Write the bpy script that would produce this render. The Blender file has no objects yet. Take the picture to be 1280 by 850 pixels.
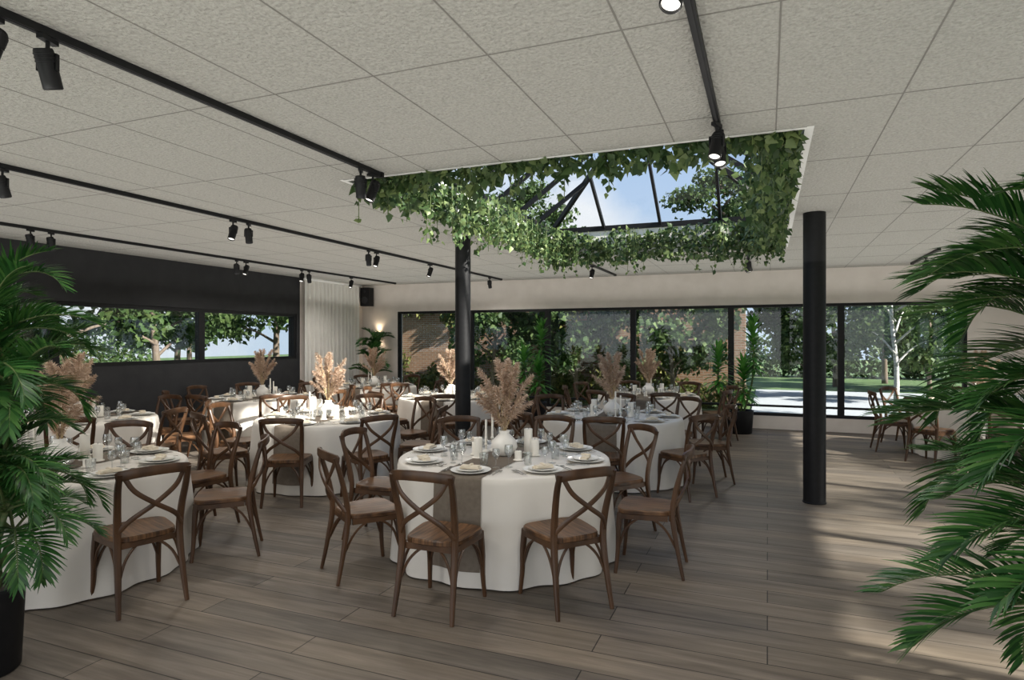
import bpy, math, random
import numpy as np
from mathutils import Vector, Matrix

random.seed(7)
RS = np.random.RandomState(3)
scn = bpy.context.scene
COL = scn.collection
pi = math.pi

# ------------------------------------------------------------------ materials
def new_mat(name):
    m = bpy.data.materials.new(name); m.use_nodes = True
    nt = m.node_tree; nt.nodes.clear()
    out = nt.nodes.new('ShaderNodeOutputMaterial')
    return m, nt, out

def pbsdf(nt, col=(.5, .5, .5), rough=.6, metal=0., spec=.5):
    b = nt.nodes.new('ShaderNodeBsdfPrincipled')
    b.inputs['Base Color'].default_value = (*col, 1)
    b.inputs['Roughness'].default_value = rough
    b.inputs['Metallic'].default_value = metal
    b.inputs['Specular IOR Level'].default_value = spec
    return b

def mat_noise(name, c1, c2, scale=8, rough=.6, bump=0., stretch=(1, 1, 1), detail=4, metal=0., spec=.5, bscale=None, bdist=.01, lo=.3, hi=.7):
    m, nt, out = new_mat(name)
    b = pbsdf(nt, c1, rough, metal, spec)
    tc = nt.nodes.new('ShaderNodeTexCoord')
    mp = nt.nodes.new('ShaderNodeMapping'); mp.inputs['Scale'].default_value = stretch
    nz = nt.nodes.new('ShaderNodeTexNoise'); nz.inputs['Scale'].default_value = scale; nz.inputs['Detail'].default_value = detail
    cr = nt.nodes.new('ShaderNodeValToRGB')
    cr.color_ramp.elements[0].position = lo; cr.color_ramp.elements[1].position = hi
    cr.color_ramp.elements[0].color = (*c1, 1); cr.color_ramp.elements[1].color = (*c2, 1)
    L = nt.links.new
    L(tc.outputs['Object'], mp.inputs['Vector']); L(mp.outputs[0], nz.inputs['Vector'])
    L(nz.outputs['Fac'], cr.inputs['Fac']); L(cr.outputs['Color'], b.inputs['Base Color'])
    if bump > 0:
        bp = nt.nodes.new('ShaderNodeBump'); bp.inputs['Strength'].default_value = bump; bp.inputs['Distance'].default_value = bdist
        n2 = nz
        if bscale:
            n2 = nt.nodes.new('ShaderNodeTexNoise'); n2.inputs['Scale'].default_value = bscale; n2.inputs['Detail'].default_value = 5
            L(mp.outputs[0], n2.inputs['Vector'])
        L(n2.outputs['Fac'], bp.inputs['Height']); L(bp.outputs[0], b.inputs['Normal'])
    L(b.outputs[0], out.inputs[0])
    return m

def mat_leaf(name, c1, c2, c3, rough=.45, trans=.3):
    m, nt, out = new_mat(name)
    b = pbsdf(nt, c1, rough, 0, .4)
    g = nt.nodes.new('ShaderNodeNewGeometry')
    cr = nt.nodes.new('ShaderNodeValToRGB')
    e = cr.color_ramp.elements
    e[0].position = 0; e[0].color = (*c1, 1); e[1].position = 1; e[1].color = (*c3, 1)
    x = e.new(.55); x.color = (*c2, 1)
    t = nt.nodes.new('ShaderNodeBsdfTranslucent')
    mx = nt.nodes.new('ShaderNodeMixShader'); mx.inputs[0].default_value = trans
    L = nt.links.new
    L(g.outputs['Random Per Island'], cr.inputs['Fac'])
    L(cr.outputs[0], b.inputs['Base Color']); L(cr.outputs[0], t.inputs['Color'])
    L(b.outputs[0], mx.inputs[1]); L(t.outputs[0], mx.inputs[2]); L(mx.outputs[0], out.inputs[0])
    return m

def mat_glass(name, fac=.08, tint=(1, 1, 1), rough=.02, k=.4):
    m, nt, out = new_mat(name)
    t = nt.nodes.new('ShaderNodeBsdfTransparent'); t.inputs[0].default_value = (*tint, 1)
    g = nt.nodes.new('ShaderNodeBsdfGlossy'); g.inputs['Roughness'].default_value = rough
    mx = nt.nodes.new('ShaderNodeMixShader')
    lw = nt.nodes.new('ShaderNodeLayerWeight'); lw.inputs[0].default_value = .25
    ma = nt.nodes.new('ShaderNodeMath'); ma.operation = 'MULTIPLY_ADD'; ma.inputs[1].default_value = k; ma.inputs[2].default_value = fac
    L = nt.links.new
    L(lw.outputs['Facing'], ma.inputs[0]); L(ma.outputs[0], mx.inputs[0])
    L(t.outputs[0], mx.inputs[1]); L(g.outputs[0], mx.inputs[2]); L(mx.outputs[0], out.inputs[0])
    return m

def mat_emit(name, col, s):
    m, nt, out = new_mat(name)
    e = nt.nodes.new('ShaderNodeEmission'); e.inputs[0].default_value = (*col, 1); e.inputs[1].default_value = s
    nt.links.new(e.outputs[0], out.inputs[0]); return m

def mat_brick(name, c1, c2, mortar, bw, rh, ms, rough, grain=None, offset=.5, rot=None, bump=.3, spec=.5):
    m, nt, out = new_mat(name)
    b = pbsdf(nt, c1, rough, 0, spec)
    L = nt.links.new
    tc = nt.nodes.new('ShaderNodeTexCoord')
    mp = nt.nodes.new('ShaderNodeMapping')
    if rot: mp.inputs['Rotation'].default_value = rot
    br = nt.nodes.new('ShaderNodeTexBrick')
    br.offset = offset; br.inputs['Scale'].default_value = 1
    br.inputs['Brick Width'].default_value = bw; br.inputs['Row Height'].default_value = rh
    br.inputs['Mortar Size'].default_value = ms; br.inputs['Mortar Smooth'].default_value = .2
    br.inputs['Color1'].default_value = (*c1, 1); br.inputs['Color2'].default_value = (*c2, 1); br.inputs['Mortar'].default_value = (*mortar, 1)
    L(tc.outputs['Object'], mp.inputs[0]); L(mp.outputs[0], br.inputs['Vector'])
    col = br.outputs['Color']
    if grain:
        for sc, lo, hi, c_lo, c_hi, dist in ((grain, .3, .72, (.68, .66, .64, 1), (1.18, 1.18, 1.18, 1), .8), ((.35, 1.3, 1), .35, .65, (.78, .79, .82, 1), (1.12, 1.1, 1.06, 1), .4), ((2.5, 40, 1), .3, .7, (.85, .85, .85, 1), (1.1, 1.1, 1.1, 1), .5)):
            mp2 = nt.nodes.new('ShaderNodeMapping'); mp2.inputs['Scale'].default_value = sc
            L(tc.outputs['Object'], mp2.inputs[0])
            nz = nt.nodes.new('ShaderNodeTexNoise'); nz.inputs['Scale'].default_value = 1.6; nz.inputs['Detail'].default_value = 6; nz.inputs['Distortion'].default_value = dist
            L(mp2.outputs[0], nz.inputs['Vector'])
            cr = nt.nodes.new('ShaderNodeValToRGB')
            cr.color_ramp.elements[0].position = lo; cr.color_ramp.elements[0].color = c_lo
            cr.color_ramp.elements[1].position = hi; cr.color_ramp.elements[1].color = c_hi
            L(nz.outputs['Fac'], cr.inputs[0])
            mm = nt.nodes.new('ShaderNodeMix'); mm.data_type = 'RGBA'; mm.blend_type = 'MULTIPLY'; mm.inputs[0].default_value = 1
            L(col, mm.inputs[6]); L(cr.outputs[0], mm.inputs[7]); col = mm.outputs[2]
    L(col, b.inputs['Base Color'])
    bp = nt.nodes.new('ShaderNodeBump'); bp.inputs['Strength'].default_value = bump; bp.inputs['Distance'].default_value = .004; bp.invert = True
    L(br.outputs['Fac'], bp.inputs['Height']); L(bp.outputs[0], b.inputs['Normal'])
    L(b.outputs[0], out.inputs[0])
    return m

M_floor = mat_brick('oak_planks', (.205, .168, .132), (.138, .118, .098), (.035, .029, .023), 2.4, .21, .0035, .52, grain=(.7, 9, 1), offset=.37, bump=.5, spec=.28)
M_ceil = mat_noise('mineral_ceiling', (.43, .418, .385), (.53, .517, .48), 60, .95, 1., bscale=42, bdist=.03, spec=.1, detail=6, lo=.35, hi=.62)
M_joint = mat_noise('tile_joint', (.20, .19, .17), (.24, .23, .21), 10, .9)
M_plaster = mat_noise('warm_plaster', (.69, .63, .58), (.76, .70, .65), 4, .9, .1, bscale=40, spec=.15)
M_black_wall = mat_noise('charcoal_paint', (.020, .020, .022), (.028, .028, .030), 5, .7, .05, spec=.3)
M_black = mat_noise('black_metal', (.006, .006, .007), (.010, .010, .011), 20, .5, spec=.25)
M_white = mat_noise('white_paint', (.80, .79, .77), (.86, .85, .83), 6, .6)
M_glass = mat_glass('window_glass', .02, (.95, .97, .97), k=.18)
M_wine = mat_glass('drinking_glass', .14, (.96, .97, .97))
M_cloth = mat_noise('linen_tablecloth', (.62, .58, .525), (.68, .64, .585), 3, .9, .15, bscale=180, bdist=.002, spec=.1)
M_runner = mat_noise('taupe_runner', (.145, .118, .094), (.18, .15, .12), 30, .95, .3, bscale=220, bdist=.002, spec=.1)
M_wood = mat_noise('walnut_chair', (.036, .017, .008), (.092, .044, .020), 9, .38, .1, stretch=(1, 1, .25), spec=.4)
M_seat = mat_noise('walnut_seat', (.036, .016, .007), (.17, .086, .040), 5, .38, .1, stretch=(11, .7, 1), spec=.35, lo=.36, hi=.64)
M_porc = mat_noise('porcelain', (.80, .78, .74), (.84, .82, .78), 4, .18)
M_napkin = mat_noise('napkin', (.62, .54, .42), (.70, .62, .5), 40, .9)
M_steel = mat_noise('cutlery_steel', (.35, .34, .32), (.45, .44, .42), 10, .25, metal=1)
M_ceramic = mat_noise('white_ceramic', (.72, .69, .64), (.8, .77, .72), 12, .55, .1)
M_candle = mat_noise('candle_wax', (.82, .78, .70), (.86, .82, .74), 6, .5)
M_pampas = mat_leaf('pampas', (.44, .31, .22), (.60, .45, .34), (.76, .62, .50), .9, .35)
M_pstem = mat_noise('pampas_stem', (.45, .33, .18), (.5, .38, .22), 20, .8)
M_palm = mat_leaf('palm_leaf', (.016, .065, .016), (.036, .13, .028), (.095, .22, .05), .42, .28)
M_palmstem = mat_noise('palm_stem', (.06, .12, .03), (.14, .16, .06), 12, .6, stretch=(1, 1, 4))
M_drac = mat_leaf('dracaena_leaf', (.03, .13, .02), (.07, .25, .04), (.16, .38, .08), .4, .35)
M_vine = mat_leaf('vine_leaf', (.026, .058, .018), (.07, .12, .04), (.21, .27, .10), .45, .35)
M_tree = mat_leaf('tree_leaf', (.024, .052, .012), (.05, .095, .025), (.11, .16, .05), .6, .35)
M_ivy = mat_leaf('ivy_leaf', (.05, .075, .015), (.11, .13, .03), (.22, .21, .06), .6, .3)
M_bark = mat_noise('bark', (.09, .065, .045), (.17, .13, .1), 9, .9, .5, stretch=(3, 3, .5))
M_birch = mat_noise('birch_bark', (.75, .73, .7), (.3, .28, .26), 6, .8, .2, stretch=(.6, .6, 4))
M_soil = mat_noise('soil', (.05, .04, .03), (.16, .14, .12), 60, .95, .6)
M_curtain = mat_noise('white_curtain', (.66, .64, .60), (.72, .70, .66), 5, .9, .1, bscale=150)
M_grass = mat_noise('lawn', (.05, .10, .03), (.10, .16, .05), 6, .95, .4, bscale=90)
M_stone = mat_brick('terrace_stone', (.36, .355, .34), (.31, .305, .295), (.22, .22, .21), .8, .8, .008, .8)
M_brick = mat_brick('garden_brick', (.30, .16, .09), (.22, .12, .07), (.30, .26, .2), .24, .075, .01, .9, rot=(pi/2, 0, 0))
M_lamp = mat_emit('lamp_lens', (1, .95, .86), 2.2)
M_warm = mat_emit('warm_lens', (1, .78, .5), 6)
M_gravel = mat_noise('pale_gravel', (.33, .345, .36), (.40, .415, .43), 20, .95)

# ------------------------------------------------------------------ mesh builder
class MB:
    def __init__(s): s.v = []; s.f = []; s.m = []
    def add(s, vs, fs, mi=0):
        o = len(s.v); s.v.extend([tuple(x) for x in vs])
        s.f.extend([tuple(i + o for i in f) for f in fs]); s.m.extend([mi] * len(fs))
    def box(s, c, d, mi=0, rz=0, M=None):
        x, y, z = [k / 2 for k in d]
        vs = [Vector((a * x, b * y, e * z)) for e in (-1, 1) for a, b in ((-1, -1), (1, -1), (1, 1), (-1, 1))]
        R = Matrix.Rotation(rz, 3, 'Z') if M is None else M
        vs = [R @ v + Vector(c) for v in vs]
        s.add(vs, [(3, 2, 1, 0), (4, 5, 6, 7), (0, 1, 5, 4), (1, 2, 6, 5), (2, 3, 7, 6), (3, 0, 4, 7)], mi)
    def bb(s, x0, x1, y0, y1, z0, z1, mi=0):
        s.box(((x0 + x1) / 2, (y0 + y1) / 2, (z0 + z1) / 2), (x1 - x0, y1 - y0, z1 - z0), mi)
    def tube(s, pts, rad, mi=0, n=8, flat=(1, 1), up=(0, 0, 1), sq=1., caps=True):
        P = [Vector(p) for p in pts]; k = len(P); up = Vector(up); vs = []
        for i, p in enumerate(P):
            t = (P[min(i + 1, k - 1)] - P[max(i - 1, 0)]).normalized()
            sd = t.cross(up)
            if sd.length < .15: sd = t.cross(Vector((0, 1, 0))) if abs(t.y) < .9 else t.cross(Vector((1, 0, 0)))
            sd.normalize(); nr = sd.cross(t)
            r = rad[i] if isinstance(rad, (list, tuple)) else rad
            for j in range(n):
                a = 2 * pi * (j + .5) / n; c, e = math.cos(a), math.sin(a)
                c = math.copysign(abs(c) ** sq, c); e = math.copysign(abs(e) ** sq, e)
                vs.append(p + sd * (c * r * flat[0]) + nr * (e * r * flat[1]))
        fs = [(i * n + j, i * n + (j + 1) % n, (i + 1) * n + (j + 1) % n, (i + 1) * n + j) for i in range(k - 1) for j in range(n)]
        if caps: fs += [tuple(range(n - 1, -1, -1)), tuple((k - 1) * n + j for j in range(n))]
        s.add(vs, fs, mi)
    def lathe(s, prof, c=(0, 0, 0), n=24, mi=0, M=None):
        vs = []; k = len(prof)
        for r, z in prof:
            for j in range(n):
                a = 2 * pi * j / n
                v = Vector((r * math.cos(a), r * math.sin(a), z))
                if M is not None: v = M @ v
                vs.append(v + Vector(c))
        fs = [(i * n + j, i * n + (j + 1) % n, (i + 1) * n + (j + 1) % n, (i + 1) * n + j) for i in range(k - 1) for j in range(n)]
        fs += [tuple(range(n - 1, -1, -1)), tuple((k - 1) * n + j for j in range(n))]
        s.add(vs, fs, mi)
    def strip(s, pts, ws, sd, mi=0):
        vs = []; k = len(pts); sd = Vector(sd)
        for p, w in zip(pts, ws):
            vs += [Vector(p) - sd * w, Vector(p) + sd * w]
        s.add(vs, [(2 * i, 2 * i + 1, 2 * i + 3, 2 * i + 2) for i in range(k - 1)], mi)
    def leaves(s, C, D, S, N, L, W, mi=0):
        L = L[:, None]; W = W[:, None]
        v = np.stack([C, C + D * L * .35 + S * W + N * W * .3, C + D * L - N * L * .15, C + D * L * .35 - S * W + N * W * .3, C + D * L * .45], 1)
        o = len(s.v); n = len(C)
        s.v.extend(map(tuple, v.reshape(-1, 3).tolist()))
        b = (np.arange(n) * 5 + o)[:, None]
        f = np.concatenate([b + np.array([[0, 1, 4]]), b + np.array([[1, 2, 4]]), b + np.array([[4, 2, 3]]), b + np.array([[0, 4, 3]])], 0)
        s.f.extend(map(tuple, f.tolist())); s.m.extend([mi] * len(f))
    def mesh(s, name, mats, smooth=True, ang=35):
        me = bpy.data.meshes.new(name)
        me.from_pydata(s.v, [], s.f)
        for m in mats: me.materials.append(m)
        me.polygons.foreach_set('material_index', s.m)
        if smooth:
            me.polygons.foreach_set('use_smooth', [True] * len(s.f))
            if ang: me.set_sharp_from_angle(angle=math.radians(ang))
        me.update(); return me

def put(name, me, loc=(0, 0, 0), rz=0, sc=1, parent=None, rot=None):
    o = bpy.data.objects.new(name, me); o.location = loc
    o.rotation_euler = rot if rot else (0, 0, rz)
    o.scale = (sc, sc, sc) if not isinstance(sc, tuple) else sc
    COL.objects.link(o)
    if parent: o.parent = parent
    return o

def cat(pts, k=6):
    P = [Vector(p) for p in pts]; P = [P[0] * 2 - P[1]] + P + [P[-1] * 2 - P[-2]]; out = []
    for i in range(1, len(P) - 2):
        for j in range(k):
            t = j / k; a, b, c, d = P[i - 1], P[i], P[i + 1], P[i + 2]
            out.append(.5 * ((2 * b) + (c - a) * t + (2 * a - 5 * b + 4 * c - d) * t * t + (3 * b - a - 3 * c + d) * t ** 3))
    out.append(P[-2]); return out

def rand_leaf_frames(n, rs, down=.3):
    D = rs.normal(size=(n, 3)); D[:, 2] -= down * 2; D /= np.linalg.norm(D, axis=1)[:, None]
    T = rs.normal(size=(n, 3)); S = np.cross(D, T); S /= np.linalg.norm(S, axis=1)[:, None]
    return D, S, np.cross(S, D)

# ------------------------------------------------------------------ room
XL, XR, YB, YF, H = -9.24, 4.6, 13.05, -2.6, 3.03
T = .22
mb = MB(); mb.bb(XL - T, XR + T, YF, YB + T, -.2, 0); put('floor', mb.mesh('floor', [M_floor], False))

SX0, SX1, SY0, SY1 = -3.26, .23, 4.36, 9.8
mb = MB()
mb.bb(XL - T, SX0, YF, YB + T, H, H + .15); mb.bb(SX1, XR + T, YF, YB + T, H, H + .15)
mb.bb(SX0, SX1, YF, SY0, H, H + .15); mb.bb(SX0, SX1, SY1, YB + T, H, H + .15)
jw = .004
xs = [.68 - .63 * i for i in range(-6, 17)]
ys = [2.69 + 1.25 * i for i in range(-4, 9)]
for x in xs:
    if not XL < x < XR: continue
    if SX0 < x < SX1:
        mb.bb(x - jw, x + jw, YF, SY0, H - .0015, H + .001, 1); mb.bb(x - jw, x + jw, SY1, YB, H - .0015, H + .001, 1)
    else: mb.bb(x - jw, x + jw, YF, YB, H - .0015, H + .001, 1)
for y in ys:
    if not YF < y < YB: continue
    if SY0 < y < SY1:
        mb.bb(XL, SX0, y - jw, y + jw, H - .0018, H + .001, 1); mb.bb(SX1, XR, y - jw, y + jw, H - .0018, H + .001, 1)
    else: mb.bb(XL, XR, y - jw, y + jw, H - .0018, H + .001, 1)
put('ceiling', mb.mesh('ceiling', [M_ceil, M_joint], False))

# back wall
WZ0, WZ1 = .25, 2.38; WX0, WX1 = -8.24, 3.2
mb = MB()
mb.bb(XL - T, WX0, YB, YB + T, 0, H); mb.bb(WX1, XR + T, YB, YB + T, 0, H)
mb.bb(WX0, WX1, YB, YB + T, WZ1, H); mb.bb(WX0, WX1, YB, YB + T, 0, WZ0)
put('wall_back', mb.mesh('wall_back', [M_plaster], False))
def window_bay(name, x0, x1, z0, z1, axis, pos, rail=None, fw=.055):
    mb = MB(); d = .05
    def b(a0, a1, c0, c1, mi=0, dd=d):
        if axis == 'x': mb.bb(a0, a1, pos - dd, pos + dd, c0, c1, mi)
        else: mb.bb(pos - dd, pos + dd, a0, a1, c0, c1, mi)
    b(x0, x0 + fw, z0, z1); b(x1 - fw, x1, z0, z1)
    b(x0 + fw, x1 - fw, z0, z0 + fw); b(x0 + fw, x1 - fw, z1 - fw, z1)
    if rail: b(x0 + fw, x1 - fw, rail, rail + .035)
    b(x0 + fw, x1 - fw, z0 + fw, z1 - fw, 1, .004)
    put(name, mb.mesh(name, [M_black, M_glass], False))
wn = 1
bx = [-8.24, -6.30, -4.45, -2.58, -.66, 1.26, 3.2]
for a, b in zip(bx[:-1], bx[1:]):
    window_bay(f'window_{wn}', a, b, WZ0, WZ1, 'x', YB + .06, rail=.42); wn += 1
# left wall
LY = [3.3, 5.82, 8.3, 10.7]; LZ0, LZ1 = 1.3, 2.25
mb = MB()
mb.bb(XL - T, XL, YF, LY[0], 0, H); mb.bb(XL - T, XL, LY[-1], 10.8, 0, H)
mb.bb(XL - T, XL, LY[0], LY[-1], 0, LZ0); mb.bb(XL - T, XL, LY[0], LY[-1], LZ1, H)
mb.bb(XL - T, XL, 10.8, YB, 0, H, 1)
put('wall_left', mb.mesh('wall_left', [M_black_wall, M_plaster], False))
for a, b in zip(LY[:-1], LY[1:]):
    window_bay(f'window_{wn}', a, b, LZ0, LZ1, 'y', XL - .07, fw=.06); wn += 1
# right wall
RY = [1.0, 3.2, 5.4, 7.6, 9.8, 12.0]; RZ0, RZ1 = .15, 2.45
mb = MB()
mb.bb(XR, XR + T, YF, RY[0], 0, H); mb.bb(XR, XR + T, RY[-1], YB, 0, H)
mb.bb(XR, XR + T, RY[0], RY[-1], 0, RZ0); mb.bb(XR, XR + T, RY[0], RY[-1], RZ1, H)
put('wall_right', mb.mesh('wall_right', [M_plaster], False))
for a, b in zip(RY[:-1], RY[1:]):
    window_bay(f'window_{wn}', a, b, RZ0, RZ1, 'y', XR + .1); wn += 1

# columns
def column(x, y, r):
    mb = MB(); mb.lathe([(r + .006, 0), (r + .006, .012), (r, .016), (r, H)], n=36)
    put('support_column', mb.mesh('column', [M_black]), (x, y, 0))
column(.457, 7.32, .11); column(-3.64, 7.32, .1)

# curtain
mb = MB(); pts = []
n = 150
for i in range(n + 1):
    yy = 10.82 + 1.95 * i / n
    x = XL + .11 + .05 * math.sin(i * .62 + .8 * math.sin(i * .11))
    pts.append((x, yy))
vs = []; zz = [.02, .8, 1.6, 2.4, 2.98]
for z in zz:
    for (x, yy) in pts: vs.append((XL + .11 + (x - XL - .11) * (1 - .3 * z / 3), yy, z))
k = n + 1
mb.add(vs, [(a * k + i, a * k + i + 1, (a + 1) * k + i + 1, (a + 1) * k + i) for a in range(len(zz) - 1) for i in range(n)])
mb.bb(XL + .04, XL + .16, 10.8, 12.8, 2.98, 3.03, 1)
put('white_curtain', mb.mesh('curtain', [M_curtain, M_white], True, None))

# speaker
mb = MB(); mb.box((0, 0, 0), (.24, .2, .44)); mb.lathe([(.085, 0), (.08, .006), (.03, -.02 + .03), (.0, .012)], (0, -.1, -.08), 20, 1, Matrix.Rotation(pi / 2, 3, 'X'))
mb.lathe([(.035, 0), (.03, .006), (.0, .008)], (0, -.1, .13), 16, 1, Matrix.Rotation(pi / 2, 3, 'X')); mb.box((0, .13, 0), (.05, .06, .05))
put('wall_speaker', mb.mesh('speaker', [M_black, M_black_wall]), (-9.0, YB - .16, 2.74))
# wall light
mb = MB()
mb.bb(-.09, .09, -.11, 0, -.02, .12); mb.bb(-.07, .07, -.09, -.02, -.024, -.02, 1); mb.bb(-.07, .07, -.09, -.02, .12, .124, 1)
wl = put('wall_sconce', mb.mesh('sconce', [M_black, M_warm], False), (-8.75, YB, 1.78))
for dz, rx in ((.14, pi), (-.04, 0)):
    l = bpy.data.lights.new('sconce_bulb', 'SPOT'); l.energy = 5; l.color = (1, .78, .55); l.spot_size = 2.2; l.spot_blend = .8; l.shadow_soft_size = .02
    o = bpy.data.objects.new('sconce_bulb', l); COL.objects.link(o); o.parent = wl; o.location = (0, -.06, dz); o.rotation_euler = (rx, 0, 0)

# ------------------------------------------------------------------ skylight
ZC = 3.42
mb = MB()
t = .08
mb.bb(SX0 - t, SX0, SY0 - t, SY1 + t, H + .15, ZC + .02); mb.bb(SX1, SX1 + t, SY0 - t, SY1 + t, H + .15, ZC + .02)
mb.bb(SX0, SX1, SY0 - t, SY0, H + .15, ZC + .02); mb.bb(SX0, SX1, SY1, SY1 + t, H + .15, ZC + .02)
q = .012
mb.bb(SX0, SX0 + q, SY0, SY1, H - .006, ZC); mb.bb(SX1 - q, SX1, SY0, SY1, H - .006, ZC)
mb.bb(SX0 + q, SX1 - q, SY0, SY0 + q, H - .006, ZC); mb.bb(SX0 + q, SX1 - q, SY1 - q, SY1, H - .006, ZC)
for a in ((SX0 - .03, SX0, SY0 - .03, SY1 + .03), (SX1, SX1 + .04, SY0 - .03, SY1 + .03), (SX0, SX1, SY0 - .015, SY0), (SX0, SX1, SY1, SY1 + .03)):
    mb.bb(*a, H - .006, H - .002)
put('trim_1', mb.mesh('skylight_lining', [M_white], False))
mb = MB()
xm = (SX0 + SX1) / 2; zr = 4.7; ya, yb = SY0 + 1.75, SY1 - 1.75; zb = ZC + .04
def bar(a, b, w=.035, h=.05, mi=0): mb.tube([a, b], 1, mi, 4, (w * .9, h * .9), sq=.5)
c = [(SX0, SY0, zb), (SX1, SY0, zb), (SX1, SY1, zb), (SX0, SY1, zb)]
for i in range(4): bar(c[i], c[(i + 1) % 4], .05, .05)
ra, rb = (xm, ya, zr), (xm, yb, zr)
bar(ra, rb, .035, .055); bar(c[0], ra); bar(c[1], ra); bar(c[2], rb); bar(c[3], rb)
nb = 6
for i in range(1, nb + 1):
    y = SY0 + (SY1 - SY0) * i / (nb + 1)
    f = min(1, (y - SY0) / (ya - SY0), (SY1 - y) / (SY1 - yb))
    zt = zb + (zr - zb) * f
    bar((SX0, y, zb), (SX0 + (xm - SX0) * f, y, zt), .026, .04); bar((SX1, y, zb), (SX1 + (xm - SX1) * f, y, zt), .026, .04)
for i in range(1, 4):
    x = SX0 + (SX1 - SX0) * i / 4; f = min((x - SX0) / (xm - SX0), (SX1 - x) / (SX1 - xm), 1)
    bar((x, SY0, zb), (x, SY0 + (ya - SY0) * f, zb + (zr - zb) * f), .026, .04); bar((x, SY1, zb), (x, SY1 + (yb - SY1) * f, zb + (zr - zb) * f), .026, .04)
mb.add(c + [ra, rb], [(0, 4, 5, 3), (1, 2, 5, 4), (0, 1, 4), (2, 3, 5)], 1)
put('roof_skylight', mb.mesh('roof_skylight', [M_black, M_glass], False))

# vines
mb = MB(); rs = np.random.RandomState(11)
def vine_face(n, side, z0, z1, pmax):
    if side in 'LR': u = rs.uniform(SY0 + .03, SY1 - .03, n)
    else: u = rs.uniform(SX0 + .03, SX1 - .03, n)
    w = .5 + .5 * np.sin(u * 5.3 + 1.6 * np.sin(u * 2.9)); w = .3 + .7 * w
    z = z0 + (z1 - z0) * rs.uniform(0, 1, n)
    z = np.where(z < H, H - (H - z) * w, z)
    z = np.where(z > H + .1, H + .1 + (z - H - .1) * (.45 + .55 * w), z)
    p = .02 + pmax * w * rs.uniform(0, 1, n) ** 1.3
    if side == 'L': C = np.stack([SX0 + p, u, z], 1); out = np.array([1, 0, 0])
    if side == 'R': C = np.stack([SX1 - p, u, z], 1); out = np.array([-1, 0, 0])
    if side == 'B': C = np.stack([u, SY1 - p, z], 1); out = np.array([0, -1, 0])
    if side == 'F': C = np.stack([u, SY0 + p, z], 1); out = np.array([0, 1, 0])
    D = rs.normal(size=(n, 3)) * .7 + out * .35 + np.array([0, 0, -.7]); D /= np.linalg.norm(D, axis=1)[:, None]
    Tn = out + rs.normal(size=(n, 3)) * .7; S = np.cross(D, Tn); S /= np.linalg.norm(S, axis=1)[:, None]
    N = np.cross(S, D); L = rs.uniform(.04, .11, n)
    mb.leaves(C, D, S, N, L, L * rs.uniform(.32, .46, n))
vine_face(2900, 'L', 2.90, 3.48, .32); vine_face(2600, 'R', 2.90, 3.44, .50)
vine_face(2000, 'B', 2.88, 3.44, .32); vine_face(1700, 'F', 2.90, 3.24, .24)
for i in range(240):
    s_ = random.choice('LLLRRBBBFF'); w = random.random()
    p = random.uniform(.02, .36)
    if s_ == 'L': x, y = SX0 + p, SY0 + w * (SY1 - SY0)
    elif s_ == 'R': x, y = SX1 - p, SY0 + w * (SY1 - SY0)
    elif s_ == 'B': x, y = SX0 + w * (SX1 - SX0), SY1 - p
    else: x, y = SX0 + w * (SX1 - SX0), SY0 + p * .6
    x = min(max(x, SX0 + .04), SX1 - .04); y = min(max(y, SY0 + .04), SY1 - .04)
    ln = .34 * random.random() ** 1.4; z1 = H + .1
    mb.tube([(x, y, z1 + .25), (x + .01, y, z1), (x, y + .01, H - ln)], .0035, 1, 4)
    n = int(8 + ln * 50); zz = rs.uniform(H - ln, z1 + .1, n)
    C = np.stack([x + rs.normal(size=n) * .022, y + rs.normal(size=n) * .022, zz], 1)
    D, S, N = rand_leaf_frames(n, rs, .9); L = rs.uniform(.035, .08, n)
    mb.leaves(C, D, S, N, L, L * .42)
put('hanging_ivy', mb.mesh('hanging_ivy', [M_vine, M_palmstem], True, None))

# ------------------------------------------------------------------ tracks & spots
def track(x, y0, y1):
    mb = MB(); mb.bb(x - .018, x + .018, y0, y1, H - .035, H - .001)
    mb.bb(x - .008, x + .008, y0 + .01, y1 - .01, H - .038, H - .035, 1); mb.bb(x - .024, x + .024, y0 - .03, y0, H - .04, H - .001); mb.bb(x - .024, x + .024, y1, y1 + .03, H - .04, H - .001)
    put('ceiling_track', mb.mesh('ceiling_track', [M_black, M_black_wall], False))
for a in ((-2.85, -2.4, 4.25), (-.28, -2.4, 4.2), (-5.35, -2.4, 12.6), (-8.0, -2.4, 12.55), (-2.85, 10.05, 12.6), (-.28, 10.05, 12.6), (2.3, 10.8, 12.6)): track(*a)
mb = MB()
mb.box((0, 0, -.012), (.03, .09, .02)); mb.tube([(0, 0, -.02), (0, 0, -.075)], .009, 0, 8)
mb.box((0, 0, -.08), (.09, .018, .012)); mb.box((.043, 0, -.11), (.005, .018, .07)); mb.box((-.043, 0, -.11), (.005, .018, .07))
Rm = Matrix.Rotation(math.radians(22), 3, 'X')
mb.lathe([(.0, .075), (.034, .075), (.038, .065), (.038, -.085), (.034, -.09), (.032, -.075)], (0, 0, -.13), 20, 0, Rm)
for zz in (.02, .035, .05): mb.lathe([(.0385, zz), (.0405, zz + .002), (.0405, zz + .006), (.0385, zz + .008)], (0, 0, -.13), 20, 0, Rm)
mb.lathe([(.0, -.078), (.031, -.078), (.031, -.074), (0, -.074)], (0, 0, -.13), 20, 1, Rm)
me_spot = mb.mesh('spot', [M_black, M_lamp])
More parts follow.
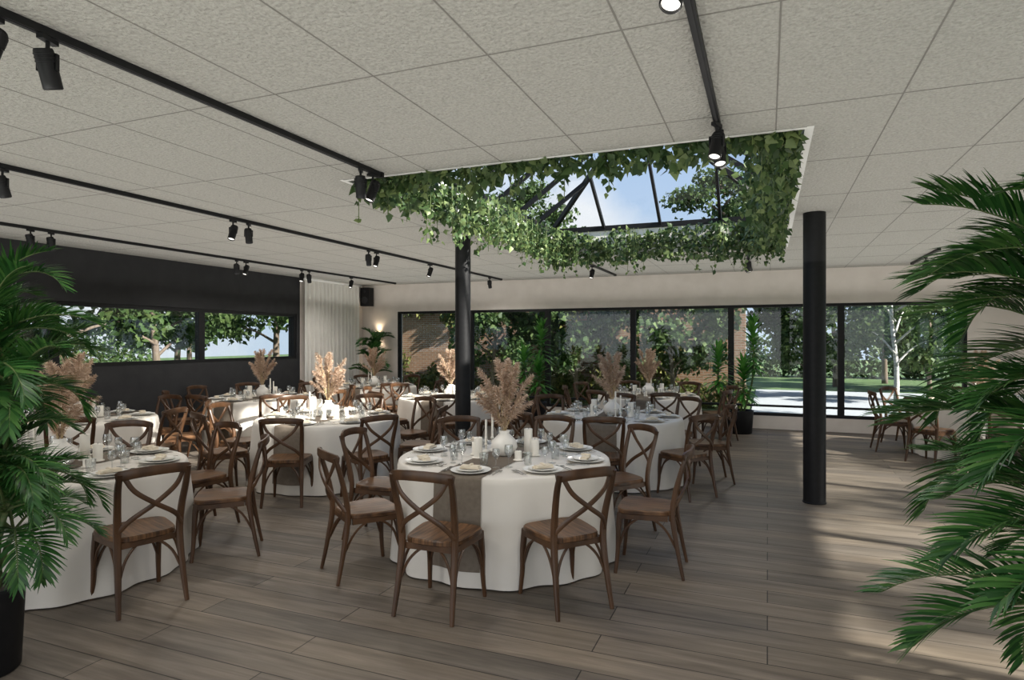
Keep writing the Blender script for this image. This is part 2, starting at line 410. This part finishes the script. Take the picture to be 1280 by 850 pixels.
spots = [(-2.85, 1.55, 200), (-2.85, 1.76, 20), (-2.85, 4.0, 30), (-2.85, 4.16, 150), (-.28, 2.12, 160), (-.28, 3.95, 160), (-.28, 4.12, 200),
         (-5.35, 2.98, 20), (-5.35, 2.6, 20), (-5.35, 5.2, 190), (-5.35, 5.42, 30), (-5.35, 7.7, 20), (-5.35, 7.9, 180), (-5.35, 9.5, 160),
         (-8, 4.75, 20), (-8, 4.98, 30), (-8, 7.85, 30), (-8, 8.05, 180), (-8, 9.4, 200), (-8, 9.6, 20), (-8, 10.9, 180),
         (-2.85, 10.8, 160), (-.28, 10.6, 20), (-.28, 10.75, 180), (2.3, 11.6, 150), (-5.35, 12.0, 0),
         (-2.85, -1, 0), (-.28, -1, 0), (-5.35, .3, 0)]
for i, (x, y, a) in enumerate(spots):
    o = put('track_spotlight', me_spot, (x, y, H - .036), math.radians(a))
    l = bpy.data.lights.new('spot_beam', 'SPOT'); l.energy = 31 if y > 4 else 22; l.color = (1, .96, .905); l.spot_size = math.radians(165); l.spot_blend = .7; l.shadow_soft_size = .12
    lo = bpy.data.objects.new('spot_beam', l); COL.objects.link(lo); lo.parent = o; lo.location = (0, -.05, -.25); lo.rotation_euler = (math.radians(8), 0, 0)

# ------------------------------------------------------------------ chair
def build_chair():
    mb = MB()
    nseg = 28
    def outline(sc, z):
        vs = []
        for i in range(nseg):
            a = 2 * pi * i / nseg; c, s_ = math.cos(a), math.sin(a)
            x = math.copysign(abs(c) ** .45, c); y = math.copysign(abs(s_) ** .45, s_)
            w = .205 + .025 * y
            vs.append((x * w * sc, y * .205 * sc, z))
        return vs
    prof = [(.94, .432), (1, .44), (1, .462), (.97, .47), (.6, .464)]
    vs = [p for sc, z in prof for p in outline(sc, z)]
    fs = [(i * nseg + j, i * nseg + (j + 1) % nseg, (i + 1) * nseg + (j + 1) % nseg, (i + 1) * nseg + j) for i in range(len(prof) - 1) for j in range(nseg)]
    fs += [tuple(range(nseg - 1, -1, -1)), tuple((len(prof) - 1) * nseg + j for j in range(nseg))]
    mb.add(vs, fs, 1)
    for sx in (-1, 1): mb.box((sx * .185, 0, .418), (.02, .33, .04), 0, sx * -.06)
    mb.box((0, .18, .418), (.36, .02, .04)); mb.box((0, -.18, .418), (.33, .02, .04))
    for sx in (-1, 1):
        p = cat([(sx * .20, -.275, 0), (sx * .19, -.235, .2), (sx * .183, -.2, .43), (sx * .188, -.215, .6), (sx * .20, -.262, .78), (sx * .198, -.295, .885)], 5)
        r = [.0125 + .0075 * min(1, i / 9) - (.004 * max(0, i - 14) / 11) for i in range(len(p))]
        mb.tube(p, r, 0, 8, (.95, 1.1), (1, 0, 0), .75)
        p = cat([(sx * .185, .175, .44), (sx * .195, .185, .3), (sx * .197, .19, .15), (sx * .205, .205, 0)], 5)
        mb.tube(p, [.022 - .009 * i / (len(p) - 1) for i in range(len(p))], 0, 8, sq=.8)
        p = cat([(sx * .195, .178, .20), (sx * .192, .13, .33), (sx * .185, .03, .41), (sx * .183, -.05, .41), (sx * .186, -.15, .34), (sx * .19, -.225, .21)], 4)
        mb.tube(p, .009, 0, 6)
    for y0, y1, w in ((.183, .17, .19), (-.23, -.17, .186)):
        p = cat([(-w, y0, .2), (-w + .05, (y0 + y1) / 2, .33), (-.05, y1, .41), (.05, y1, .41), (w - .05, (y0 + y1) / 2, .33), (w, y0, .2)], 4)
        mb.tube(p, .009, 0, 6)
    p = cat([(-.218, -.275, .868), (-.12, -.318, .885), (0, -.332, .89), (.12, -.318, .885), (.218, -.275, .868)], 5)
    mb.tube(p, [.75] + [1] * (len(p) - 2) + [.75], 0, 8, (.013, .032), (0, 0, 1), .55)
    for sx in (-1, 1):
        o = .006 * sx
        p = cat([(-sx * .19, -.21 + o, .50), (-sx * .13, -.262 + o, .585), (0, -.30 + o, .675), (sx * .12, -.305 + o, .77), (sx * .175, -.29 + o, .862)], 5)
        mb.tube(p, 1, 0, 8, (.008, .0155), (0, 0, 1), .6)
    mb.lathe([(0, 0), (.014, 0), (.014, .022), (0, .024)], (0, -.29, .675), 12, 0, Matrix.Rotation(pi / 2, 3, 'X'))
    return mb.mesh('dining_chair', [M_wood, M_seat])
me_chair = build_chair()

# ------------------------------------------------------------------ table
TR = .85; ZT = .75
def cloth_r(a, z):
    k = max(0, (ZT - z) / ZT)
    f = .5 * math.sin(9 * a + .6 * math.sin(3 * a)) + .5 * math.sin(16 * a + 1.2 + .9 * math.sin(2 * a))
    return TR + .008 * min(1, k * 20) + .05 * k + .036 * f * k ** .7
def build_table():
    mb = MB(); n = 160
    prof = [('t', .0, ZT), ('t', .5, ZT), ('t', TR - .02, ZT), ('t', TR - .006, ZT - .003)] + [('s', 0, z) for z in (ZT - .012, .70, .62, .52, .4, .28, .16, .07, .012)]
    vs = []
    for k, r, z in prof:
        for j in range(n):
            a = 2 * pi * j / n; rr = r if k == 't' else cloth_r(a, z)
            vs.append((rr * math.cos(a), rr * math.sin(a), z))
    fs = [(i * n + j, (i + 1) * n + j, (i + 1) * n + (j + 1) % n, i * n + (j + 1) % n) for i in range(len(prof) - 1) for j in range(n)]
    mb.add(vs, fs, 0)
    mb.lathe([(.82, .72), (.82, .74), (0, .74)], n=48, mi=1); mb.lathe([(.3, .0), (.3, .03), (.06, .06), (.05, .7), (.2, .72)], n=24, mi=1)
    return mb.mesh('table', [M_cloth, M_wood], True, 50)
def build_runner():
    mb = MB(); nx = 9; w = .18; cols = []
    for i in range(nx + 1):
        x = -w + 2 * w * i / nx; col = []
        for sgn in (-1, 1):
            lst = []
            for z in (.12, .2, .3, .4, .5, .6, .68, .735):
                a = -pi / 2 + x / TR if sgn < 0 else pi / 2 - x / TR
                r = cloth_r(a, z) + .010
                lst.append((x * r / TR * 1.0, sgn * math.sqrt(max(0, r * r - (x * r / TR) ** 2)), z))
            r = TR + .003; lst.append((x, sgn * math.sqrt(r * r - x * x), ZT + .003))
            if sgn < 0: col += lst
            else: rev = lst[::-1]
        yA = col[-1][1]
        col += [(x, yA + (rev[0][1] - yA) * k / 12, ZT + .005) for k in range(1, 12)]
        col += rev; cols.append(col)
    m = len(cols[0]); vs = [p for c_ in cols for p in c_]
    mb.add(vs, [(i * m + j, (i + 1) * m + j, (i + 1) * m + j + 1, i * m + j + 1) for i in range(nx) for j in range(m - 1)])
    return mb.mesh('runner', [M_runner], True, None)
def build_settings():
    mb = MB(); z = ZT + .007
    for i in range(8):
        a = i * pi / 4 ; ca, sa = math.cos(a), math.sin(a)
        def P(r, t, zz=0): return (r * ca - t * sa, r * sa + t * ca, z + zz)
        mb.lathe([(.07, 0), (.10, .003), (.145, .012), (.147, .015), (.10, .008), (0, .006)], P(.68, 0), 28, 0)
        mb.lathe([(.05, .009), (.075, .012), (.105, .022), (.107, .025), (.075, .016), (0, .015)], P(.68, 0), 24, 0)
        for k, (dx, ang) in enumerate(((0, .0), (.006, .12))):
            mb.box(P(.68 + dx, 0, .026 + .012 * k), (.055, .15 - .02 * k, .012), 1, a + ang)
        mb.tube([P(.68 - .035, 0, .045), P(.68, 0, .05), P(.68 + .035, 0, .045)], .008, 1, 6)
        for t_, kind in ((-.175, 'fork'), (-.2, 'fork'), (.175, 'knife'), (.2, 'spoon')):
            mb.tube([P(.76, t_, .003), P(.64, t_, .004)], .0035, 2, 6, (1.1, .5))
            if kind == 'knife': mb.box(P(.60, t_, .003), (.09, .016, .002), 2, a)
            elif kind == 'spoon': mb.lathe([(.005, 0), (.016, .002), (.018, .005), (0, .003)], P(.61, t_), 12, 2)
            else:
                mb.box(P(.63, t_, .003), (.02, .018, .002), 2, a)
                for k in (-1, 0, 1): mb.box(P(.60, t_ + k * .007, .003), (.045, .003, .002), 2, a)
    return mb.mesh('settings', [M_porc, M_napkin, M_steel])
def build_glasses():
    mb = MB(); z = ZT + .006
    for i in range(8):
        a = i * pi / 4; ca, sa = math.cos(a), math.sin(a)
        for r, t_, s in ((.47, .14, .9), (.50, .05, .75)):
            c_ = (r * ca - t_ * sa, r * sa + t_ * ca, z)
            prof = [(.034, 0), (.034, .003), (.005, .008), (.004, .075), (.015, .085), (.036, .115), (.04, .14), (.034, .185), (.0325, .185), (.038, .14), (.033, .117), (.0, .09)]
            mb.lathe([(x * s, y * s) for x, y in prof], c_, 16, 0)
        r, t_ = .43, -.06; c_ = (r * ca - t_ * sa, r * sa + t_ * ca, z)
        mb.lathe([(.03, 0), (.036, .09), (.0345, .09), (.028, .006), (0, .006)], c_, 16, 0)
    return mb.mesh('glasses', [M_wine])
def build_vase():
    mb = MB(); z = ZT + .006
    mb.lathe([(.055, 0), (.085, .02), (.108, .07), (.10, .12), (.06, .16), (.04, .18), (.045, .205), (.036, .205), (.032, .18), (0, .15)], (0, 0, z), 32, 0)
    rng = random.Random(5)
    for i in range(24):
        az = rng.uniform(0, 2 * pi); sp = .20 * rng.random() ** .7; hh = rng.uniform(.24, .60) * (1.1 - sp)
        dx, dy = math.cos(az), math.sin(az)
        p = cat([(0, 0, z + .06), (dx * .02, dy * .02, z + .22), (dx * sp * .5, dy * sp * .5, z + .2 + hh * .5), (dx * sp, dy * sp, z + .17 + hh)], 5)
        mb.tube(p, .0028, 2, 4)
        ax = (p[-1] - p[-4]).normalized(); L0 = rng.uniform(.18, .32)
        nn = 260
        for k in range(nn):
            s = rng.random(); base = p[-1] - ax * L0 * (.75 - s) + Vector((dx, dy, -.6)) * (.06 * max(0, s - .5))
            ph = rng.uniform(0, 2 * pi)
            rad = Vector((math.cos(ph), math.sin(ph), 0)); rad = (rad - ax * rad.dot(ax)).normalized()
            d = (ax * rng.uniform(.2, 1.1) + rad * rng.uniform(.4, 1.) + Vector((dx * .3, dy * .3, -.1))).normalized()
            l = (.02 + .040 * math.sin(pi * min(1, s * .85 + .12))) * rng.uniform(.6, 1.3)
            sd = d.cross(Vector((rng.uniform(-1, 1), rng.uniform(-1, 1), rng.uniform(-1, 1)))).normalized()
            mb.strip([base, base + d * l * .5, base + d * l + Vector((0, 0, -.012))], [.0014, .0030, .0006], sd, 1)
    return mb.mesh('vase', [M_ceramic, M_pampas, M_pstem], True, None)
def build_candles():
    mb = MB(); z = ZT + .006
    for x, y, r, h in ((.19, .13, .035, .20), (.25, .02, .035, .13), (-.2, -.12, .035, .16), (-.24, .02, .03, .10), (.13, -.2, .028, .07)):
        mb.lathe([(r + .012, 0), (r + .012, .005), (r, .008), (r, h), (r - .006, h + .003), (0, h - .004)], (x, y, z), 20, 0)
        mb.tube([(x, y, z + h - .003), (x + .002, y, z + h + .014)], .0015, 1, 5)
    for x, y, h in ((-.12, .2, .22), (-.17, .16, .17)):
        mb.lathe([(.035, 0), (.03, .01), (.008, .02), (.007, h - .12), (.016, h - .11), (.012, h - .1), (.0105, h - .1), (.0095, h + .1), (0, h + .1)], (x, y, z), 14, 0)
    return mb.mesh('candles', [M_candle, M_black])
me_table, me_runner, me_set, me_gl, me_vase, me_can = build_table(), build_runner(), build_settings(), build_glasses(), build_vase(), build_candles()

tables = [  # x, y, chair angle offset(deg), skipped chair indices, runner rot
    (-2.0, 4.78, -88, (), 0), (-4.93, 3.13, -8, (6, 7), 7), (-5.0, 6.35, -75, (), 9), (-1.8, 7.8, -80, (), 4),
    (-7.72, 8.12, -85, (), 3), (-4.9, 9.4, -70, (), 8), (-1.9, 10.95, -68, (), 5), (-7.5, 11.0, -90, (), 4),
    (-7.72, 5.1, -80, (), 6), (2.9, 11.2, -90, (), 5)]
for ti, (x, y, ao, skip, tr) in enumerate(tables):
    rr = math.radians(tr)
    put('round_banquet_table', me_table, (x, y, 0), rr)
    put('table_runner', me_runner, (x, y, 0), rr)
    put('place_settings', me_set, (x, y, 0), math.radians(ao))
    put('drinking_glasses', me_gl, (x, y, 0), math.radians(ao + 8))
    put('pampas_vase', me_vase, (x, y, 0), ti * 1.3)
    put('pillar_candles', me_can, (x, y, 0), ti * .9 + .3)
    for k in range(8):
        if k in skip: continue
        j = random.uniform(-3, 3) if ti else (1, -4, -2, 2, 0, -3, 3, 1)[k]
        a = math.radians(ao + 45 * k + j); R_ = 1.12 + random.uniform(-.02, .06)
        put('dining_chair', me_chair, (x + R_ * math.cos(a), y + R_ * math.sin(a), 0), a + pi / 2 + random.uniform(-.2, .2))

# ------------------------------------------------------------------ plants
def frond(mb, base, az, el, length, droop, nl, ll, rng, mi=0, ms=1, lw=.011, zmax=2.95):
    N = 14; p = Vector(base); P = [p.copy()]; Tn = []
    h = Vector((math.cos(az), math.sin(az), 0)); tw = rng.uniform(-.25, .25)
    for i in range(N):
        s = i / N; e = el - droop * s ** 1.4; hh = Matrix.Rotation(tw * s, 3, 'Z') @ h
        t = hh * math.cos(e) + Vector((0, 0, math.sin(e))); Tn.append(t); p = p + t * (length / N); P.append(p.copy())
    if min(v.z for v in P) < .12: return
    Tn.append(Tn[-1])
    mb.tube(P, [.008 * (1 - .8 * i / N) for i in range(N + 1)], ms, 5)
    for i in range(nl):
        s = .15 + .85 * i / (nl - 1); f = s * N; k = min(int(f), N - 1); fr = f - k
        q = P[k].lerp(P[k + 1], fr); t = Tn[k]
        sd = t.cross(Vector((0, 0, 1)))
        if sd.length < .1: sd = h.cross(Vector((0, 0, 1)))
        sd.normalize(); nr = sd.cross(t)
        L = ll * (.35 + .65 * math.sin(pi * min(1, .15 + .8 * s)) ** .8) * (1.05 - .35 * s)
        for sg in (-1, 1):
            an = .55 + .55 * s + rng.uniform(-.1, .1)
            d = (sd * sg * math.cos(an) + t * math.sin(an) + nr * (.38 + rng.uniform(-.12, .12))).normalized()
            l = L * rng.uniform(.8, 1.1); a0 = q.copy(); pts = [a0]; dd = d.copy()
            for j in range(4):
                a0 = a0 + dd * l / 4; pts.append(a0); dd = (dd + Vector((0, 0, -.12))).normalized()
            if max(v.z for v in pts) > zmax or min(v.z for v in pts) < .02: continue
            wv = d.cross(nr).normalized()
            wv = (wv + nr * .3 * sg).normalized()
            mb.strip(pts, [lw * .35, lw, lw * .95, lw * .6, .0006], wv, mi)
def pot(mb, r, h, mi=2, ms=3):
    mb.lathe([(r * .86, 0), (r * .9, .01), (r, h - .02), (r, h), (r - .018, h), (r - .022, h - .05), (0, h - .05)], n=40, mi=mi)
    mb.lathe([(r - .024, h - .049), (r * .5, h - .035), (0, h - .03)], n=24, mi=ms)
def palm(name, loc, seed, nf, stems, flen, ll, nl, pr, ph, zb, el0=(.3, 1.45), droop=(1.1, 2.0), lw=.011, spread=2., crown=0):
    rng = random.Random(seed); mb = MB(); pot(mb, pr, ph)
    heads = []
    for i in range(stems):
        a = rng.uniform(0, 2 * pi); r = pr * .4 * rng.random(); hx, hy = r * math.cos(a), r * math.sin(a); zt = zb[0] + (zb[1] - zb[0]) * (i + .5) / stems
        top = (hx * spread, hy * spread, zt); mb.tube(cat([(hx, hy, ph - .06), (hx * 1.4, hy * 1.4, (ph + zt) / 2), top], 4), .014, 1, 7); heads.append(top)
    for i in range(nf):
        b = heads[i % stems]; az = i * 2.399 + rng.uniform(-.3, .3)
        frond(mb, b, az, rng.uniform(*el0), flen * rng.uniform(.75, 1.1), rng.uniform(*droop), nl, ll, rng, lw=lw)
    for i in range(crown):
        b = heads[-1 - i % 4]; frond(mb, b, i * 2.399 + .4, rng.uniform(.95, 1.35), flen * rng.uniform(.85, 1.05), rng.uniform(.9, 1.5), nl, ll, rng, lw=lw)
    put(name, mb.mesh(name, [M_palm, M_palmstem, M_black, M_soil], True, None), loc)
palm('potted_palm', (1.34, 2.96, 0), 4, 84, 12, 1.04, .32, 56, .24, .40, (.45, 1.85), (.1, 1.45), (1.1, 2.0), lw=.0078, crown=16)
palm('potted_palm', (-3.74, 1.98, 0), 8, 84, 10, .55, .20, 38, .19, .44, (.62, 1.88), (.1, 1.45), (1.2, 2.3), lw=.006, crown=8)
palm('potted_palm', (-8.42, 12.3, 0), 12, 24, 4, .56, .22, 28, .18, .4, (.7, 1.75), (.5, 1.4), (1.0, 1.8), lw=.011)

def dracaena(loc, seed, heads):
    rng = random.Random(seed); mb = MB(); pot(mb, .27, .42)
    for hx, hy, z0, z1 in heads:
        mb.tube(cat([(hx * .35, hy * .35, .36), (hx * .8, hy * .8, (z0 + .4) / 2), (hx, hy, z0), (hx, hy, z1)], 4), .018, 1, 8)
        nlv = 85
        for i in range(nlv):
            s = i / nlv; z = z0 + (z1 - z0) * s; az = i * 2.399; el = -.25 + 1.5 * s + rng.uniform(-.2, .2); L = rng.uniform(.26, .40) * (1.1 - .35 * s)
            d = Vector((math.cos(az) * math.cos(el), math.sin(az) * math.cos(el), math.sin(el)))
            p = Vector((hx, hy, z)); pts = [p]
            for j in range(5): p = p + d * L / 5; pts.append(p); d = (d + Vector((0, 0, -.16))).normalized()
            mb.strip(pts, [.008, .026, .034, .03, .018, .001], Vector((-math.sin(az), math.cos(az), 0)), 0)
    put('potted_dracaena', mb.mesh('dracaena', [M_drac, M_palmstem, M_black, M_soil], True, None), loc)
dracaena((-.50, 12.3, 0), 2, [(-.34, -.05, .85, 1.5), (.26, .05, 1.15, 2.0), (.1, -.2, .65, 1.25)])
dracaena((-4.5, 12.35, 0), 3, [(-.22, .0, .9, 1.45), (.15, .05, 1.3, 1.98), (.18, -.2, .7, 1.2)])

# ------------------------------------------------------------------ outside
mb = MB(); mb.bb(-60, 60, -40, 70, -.30, -.22); put('lawn_ground', mb.mesh('lawn', [M_grass], False))
mb = MB(); mb.bb(-12, 8, YB + T, 15.0, -.22, -.05); put('terrace', mb.mesh('terrace', [M_stone], False))
mb = MB(); mb.bb(-.4, 16, 17.4, 26, -.22, -.19); mb.bb(-40, XL - T - .3, -12, 12.9, -.22, -.19); mb.bb(XR + T + .2, 8, -12, 12.5, -.22, -.19)
put('gravel_drive', mb.mesh('drive', [M_gravel], False))
mb = MB(); mb.bb(-14, -.6, 20, 20.25, -.22, 3.3); mb.bb(-14.05, -.55, 19.96, 20.29, 3.3, 3.38, 1)
put('garden_brick_wall', mb.mesh('gw', [M_brick, M_stone], False))
def cloud(mb, blobs, n, L0, L1, seed, mi=0, shell=.5, down=.4):
    rs = np.random.RandomState(seed); vol = np.array([b[3] * b[4] * b[5] for b in blobs]) ** .7; vol = vol / vol.sum()
    for b, v in zip(blobs, vol):
        k = max(4, int(n * v)); d = rs.normal(size=(k, 3)); d /= np.linalg.norm(d, axis=1)[:, None]
        r = rs.uniform(shell, 1, k)[:, None]
        C = np.array(b[:3]) + d * r * np.array(b[3:6])
        D, S, N = rand_leaf_frames(k, rs, down); L = rs.uniform(L0, L1, k); mb.leaves(C, D, S, N, L, L * .36, mi)
def make_tree(seed, h=6.5, z0=1.6, rad=2.2, n=9000, mats=None, L=(.12, .24), tr=.13):
    rng = random.Random(seed); mb = MB()
    tp = [(0, 0, -.3), (.05, .03, z0 * .7), (-.05, .08, z0 + 1), (.1, 0, h * .75)]
    mb.tube(cat(tp, 4), [tr * (1 - .06 * i) for i in range(13)], 1, 9)
    blobs = []
    for i in range(16):
        a = i * 2.399 + rng.uniform(-.3, .3); z = z0 + (h - z0) * (i + .5) / 16
        f = math.sin(pi * min(1, .25 + .7 * (i / 16))); r = rad * f * rng.uniform(.5, .9)
        x, y = r * math.cos(a), r * math.sin(a)
        mb.tube(cat([(0, 0, z - .5), (x * .5, y * .5, z - .1), (x, y, z + .1)], 3), [tr * .4 * (1 - .12 * k) for k in range(7)], 1, 5)
        blobs.append((x, y, z + .1, rad * .42 * rng.uniform(.7, 1.2), rad * .42 * rng.uniform(.7, 1.2), .55 * rng.uniform(.7, 1.2)))
    cloud(mb, blobs, n, *L, seed, 0, .1)
    return mb.mesh('tree', mats or [M_tree, M_bark], True, None)
tA = make_tree(1); tB = make_tree(2, 7.5, 1.9, 2.6, 11000); tC = make_tree(3, 5.5, 1.5, 1.6, 3000, [M_tree, M_birch], (.1, .2), .07)
tD = make_tree(6, 7.0, 2.0, 2.0, 1300, None, (.12, .26), .09); tE = make_tree(9, 4.2, .9, 1.7, 7000, None, (.12, .22), .08)
for x, y, m, r in ((-14.2, 4.2, tA, 0), (-13.6, 8.4, tB, 1), (-15.5, 12.4, tA, 2), (-14.2, 15.6, tB, 3), (-18.5, 7, tB, 4), (-19, 16, tA, 5), (-14, -.5, tA, 6),
                   (-21, 11, tA, 1.5), (-23, 20, tB, 2.5)):
    put('garden_tree', m, (x, y, 0), r)
for x, y, m, r in ((-9, 23.5, tB, 1), (1.4, 23.5, tE, 3), (-1.4, 23.5, tB, 4), (7.5, 27, tA, 0), (4.6, 22.5, tE, 2), (2.6, 29, tA, 1), (11, 28, tA, 1), (4.8, 32, tA, 1.2),
                   (-7.6, 17.4, tE, 3.3), (-2.4, 17.7, tE, 1.3), (-5.2, 17.9, tE, 4.3)):
    put('garden_tree', m, (x, y, 0), r)
put('birch_tree', tC, (2.75, 16.9, 0), .5)
for x, y, m, r in ((11.6, 2.0, tD, 1), (11.4, 5.6, tD, 2.2), (11.8, 9.0, tD, 3.1), (13, 14, tD, 4), (11.5, -1.5, tD, 5)):
    put('garden_tree', m, (x, y, 0), r)
mb = MB(); blobs = []
rng = random.Random(9)
for i in range(40):
    blobs.append((rng.uniform(-14, -.8), 19.85, rng.uniform(-.1, 3.3), rng.uniform(.4, 1.0), .12, rng.uniform(.3, .8)))
cloud(mb, blobs, 13000, .1, .2, 21, 0, 0, 1.2); put('climbing_ivy', mb.mesh('ivy', [M_ivy], True, None))
mb = MB(); blobs = []
for i in range(21):
    x = -13 + i * .6; blobs.append((x + rng.uniform(-.2, .2), 18.7 + rng.uniform(-.25, .25), .0 + rng.uniform(0, .25), rng.uniform(.4, .6), rng.uniform(.4, .55), rng.uniform(.35, .6)))
cloud(mb, blobs, 9000, .08, .18, 22, 0, .5, .2); put('garden_shrubs', mb.mesh('shrubs', [M_ivy], True, None))
mb = MB(); blobs = []
for i in range(46): blobs.append((-42 + rng.uniform(-.5, .5), -8 + i * .9, .8, .9, .9, 1.5))
for i in range(26): blobs.append((-1 + i * .8, 36 + rng.uniform(-.5, .5), .9, .9, .9, 1.4))
cloud(mb, blobs, 18000, .2, .35, 23, 0, .5, .2); put('far_hedge', mb.mesh('hedge', [M_tree], True, None))

# ------------------------------------------------------------------ light
w = bpy.data.worlds.new('sky'); scn.world = w; w.use_nodes = True; nt = w.node_tree; nt.nodes.clear()
L = nt.links.new
out = nt.nodes.new('ShaderNodeOutputWorld'); bg = nt.nodes.new('ShaderNodeBackground'); bg.inputs[1].default_value = 1.3
tc = nt.nodes.new('ShaderNodeTexCoord'); sp = nt.nodes.new('ShaderNodeSeparateXYZ')
cr = nt.nodes.new('ShaderNodeValToRGB'); e = cr.color_ramp.elements
e[0].position = .0; e[0].color = (.50, .60, .72, 1); e[1].position = .6; e[1].color = (.16, .32, .62, 1)
nz = nt.nodes.new('ShaderNodeTexNoise'); nz.inputs['Scale'].default_value = 3.2; nz.inputs['Detail'].default_value = 7
cr2 = nt.nodes.new('ShaderNodeValToRGB'); cr2.color_ramp.elements[0].position = .48; cr2.color_ramp.elements[1].position = .66
mx = nt.nodes.new('ShaderNodeMix'); mx.data_type = 'RGBA'; mx.inputs[7].default_value = (.72, .74, .78, 1)
L(tc.outputs['Generated'], sp.inputs[0]); L(sp.outputs['Z'], cr.inputs[0]); L(tc.outputs['Generated'], nz.inputs['Vector'])
L(nz.outputs['Fac'], cr2.inputs[0]); L(cr2.outputs[0], mx.inputs[0]); L(cr.outputs[0], mx.inputs[6]); L(mx.outputs[2], bg.inputs[0]); L(bg.outputs[0], out.inputs[0])

s = bpy.data.lights.new('sun', 'SUN'); s.energy = 16; s.angle = .02; s.color = (1, .95, .87)
so = bpy.data.objects.new('sun', s); COL.objects.link(so)
d = Vector((-math.cos(math.radians(29)), .16, -math.sin(math.radians(29))))
so.rotation_euler = d.to_track_quat('-Z', 'Y').to_euler(); so.location = (12, 5, 8)
# added up-facing fill that brightens the ceiling; no fitting, unseen from below
a = bpy.data.lights.new('ceiling_fill', 'AREA'); a.shape = 'RECTANGLE'; a.size = 13.4; a.size_y = 15.2; a.energy = 345; a.color = (1, .975, .93)
ao = bpy.data.objects.new('ceiling_fill', a); COL.objects.link(ao); ao.location = (-2.3, 5.2, 2.5); ao.rotation_euler = (pi, 0, 0)
# added fill light behind the camera, spanning the open rear side
a = bpy.data.lights.new('rear_fill', 'AREA'); a.shape = 'RECTANGLE'; a.size = 13.2; a.size_y = 2.8; a.energy = 170; a.color = (1, .985, .96)
ao = bpy.data.objects.new('rear_fill', a); COL.objects.link(ao); ao.location = (-2.3, -2.55, 1.5); ao.rotation_euler = (pi / 2, 0, 0)

# ------------------------------------------------------------------ camera
cam = bpy.data.cameras.new('camera'); cam.sensor_width = 36; cam.lens = 790 / 1280 * 36; cam.clip_start = .05; cam.clip_end = 300
co = bpy.data.objects.new('camera', cam); COL.objects.link(co); co.location = (0, 0, 1.7); co.rotation_euler = (pi / 2, 0, math.radians(22))
scn.camera = co
scn.view_settings.view_transform = 'Standard'
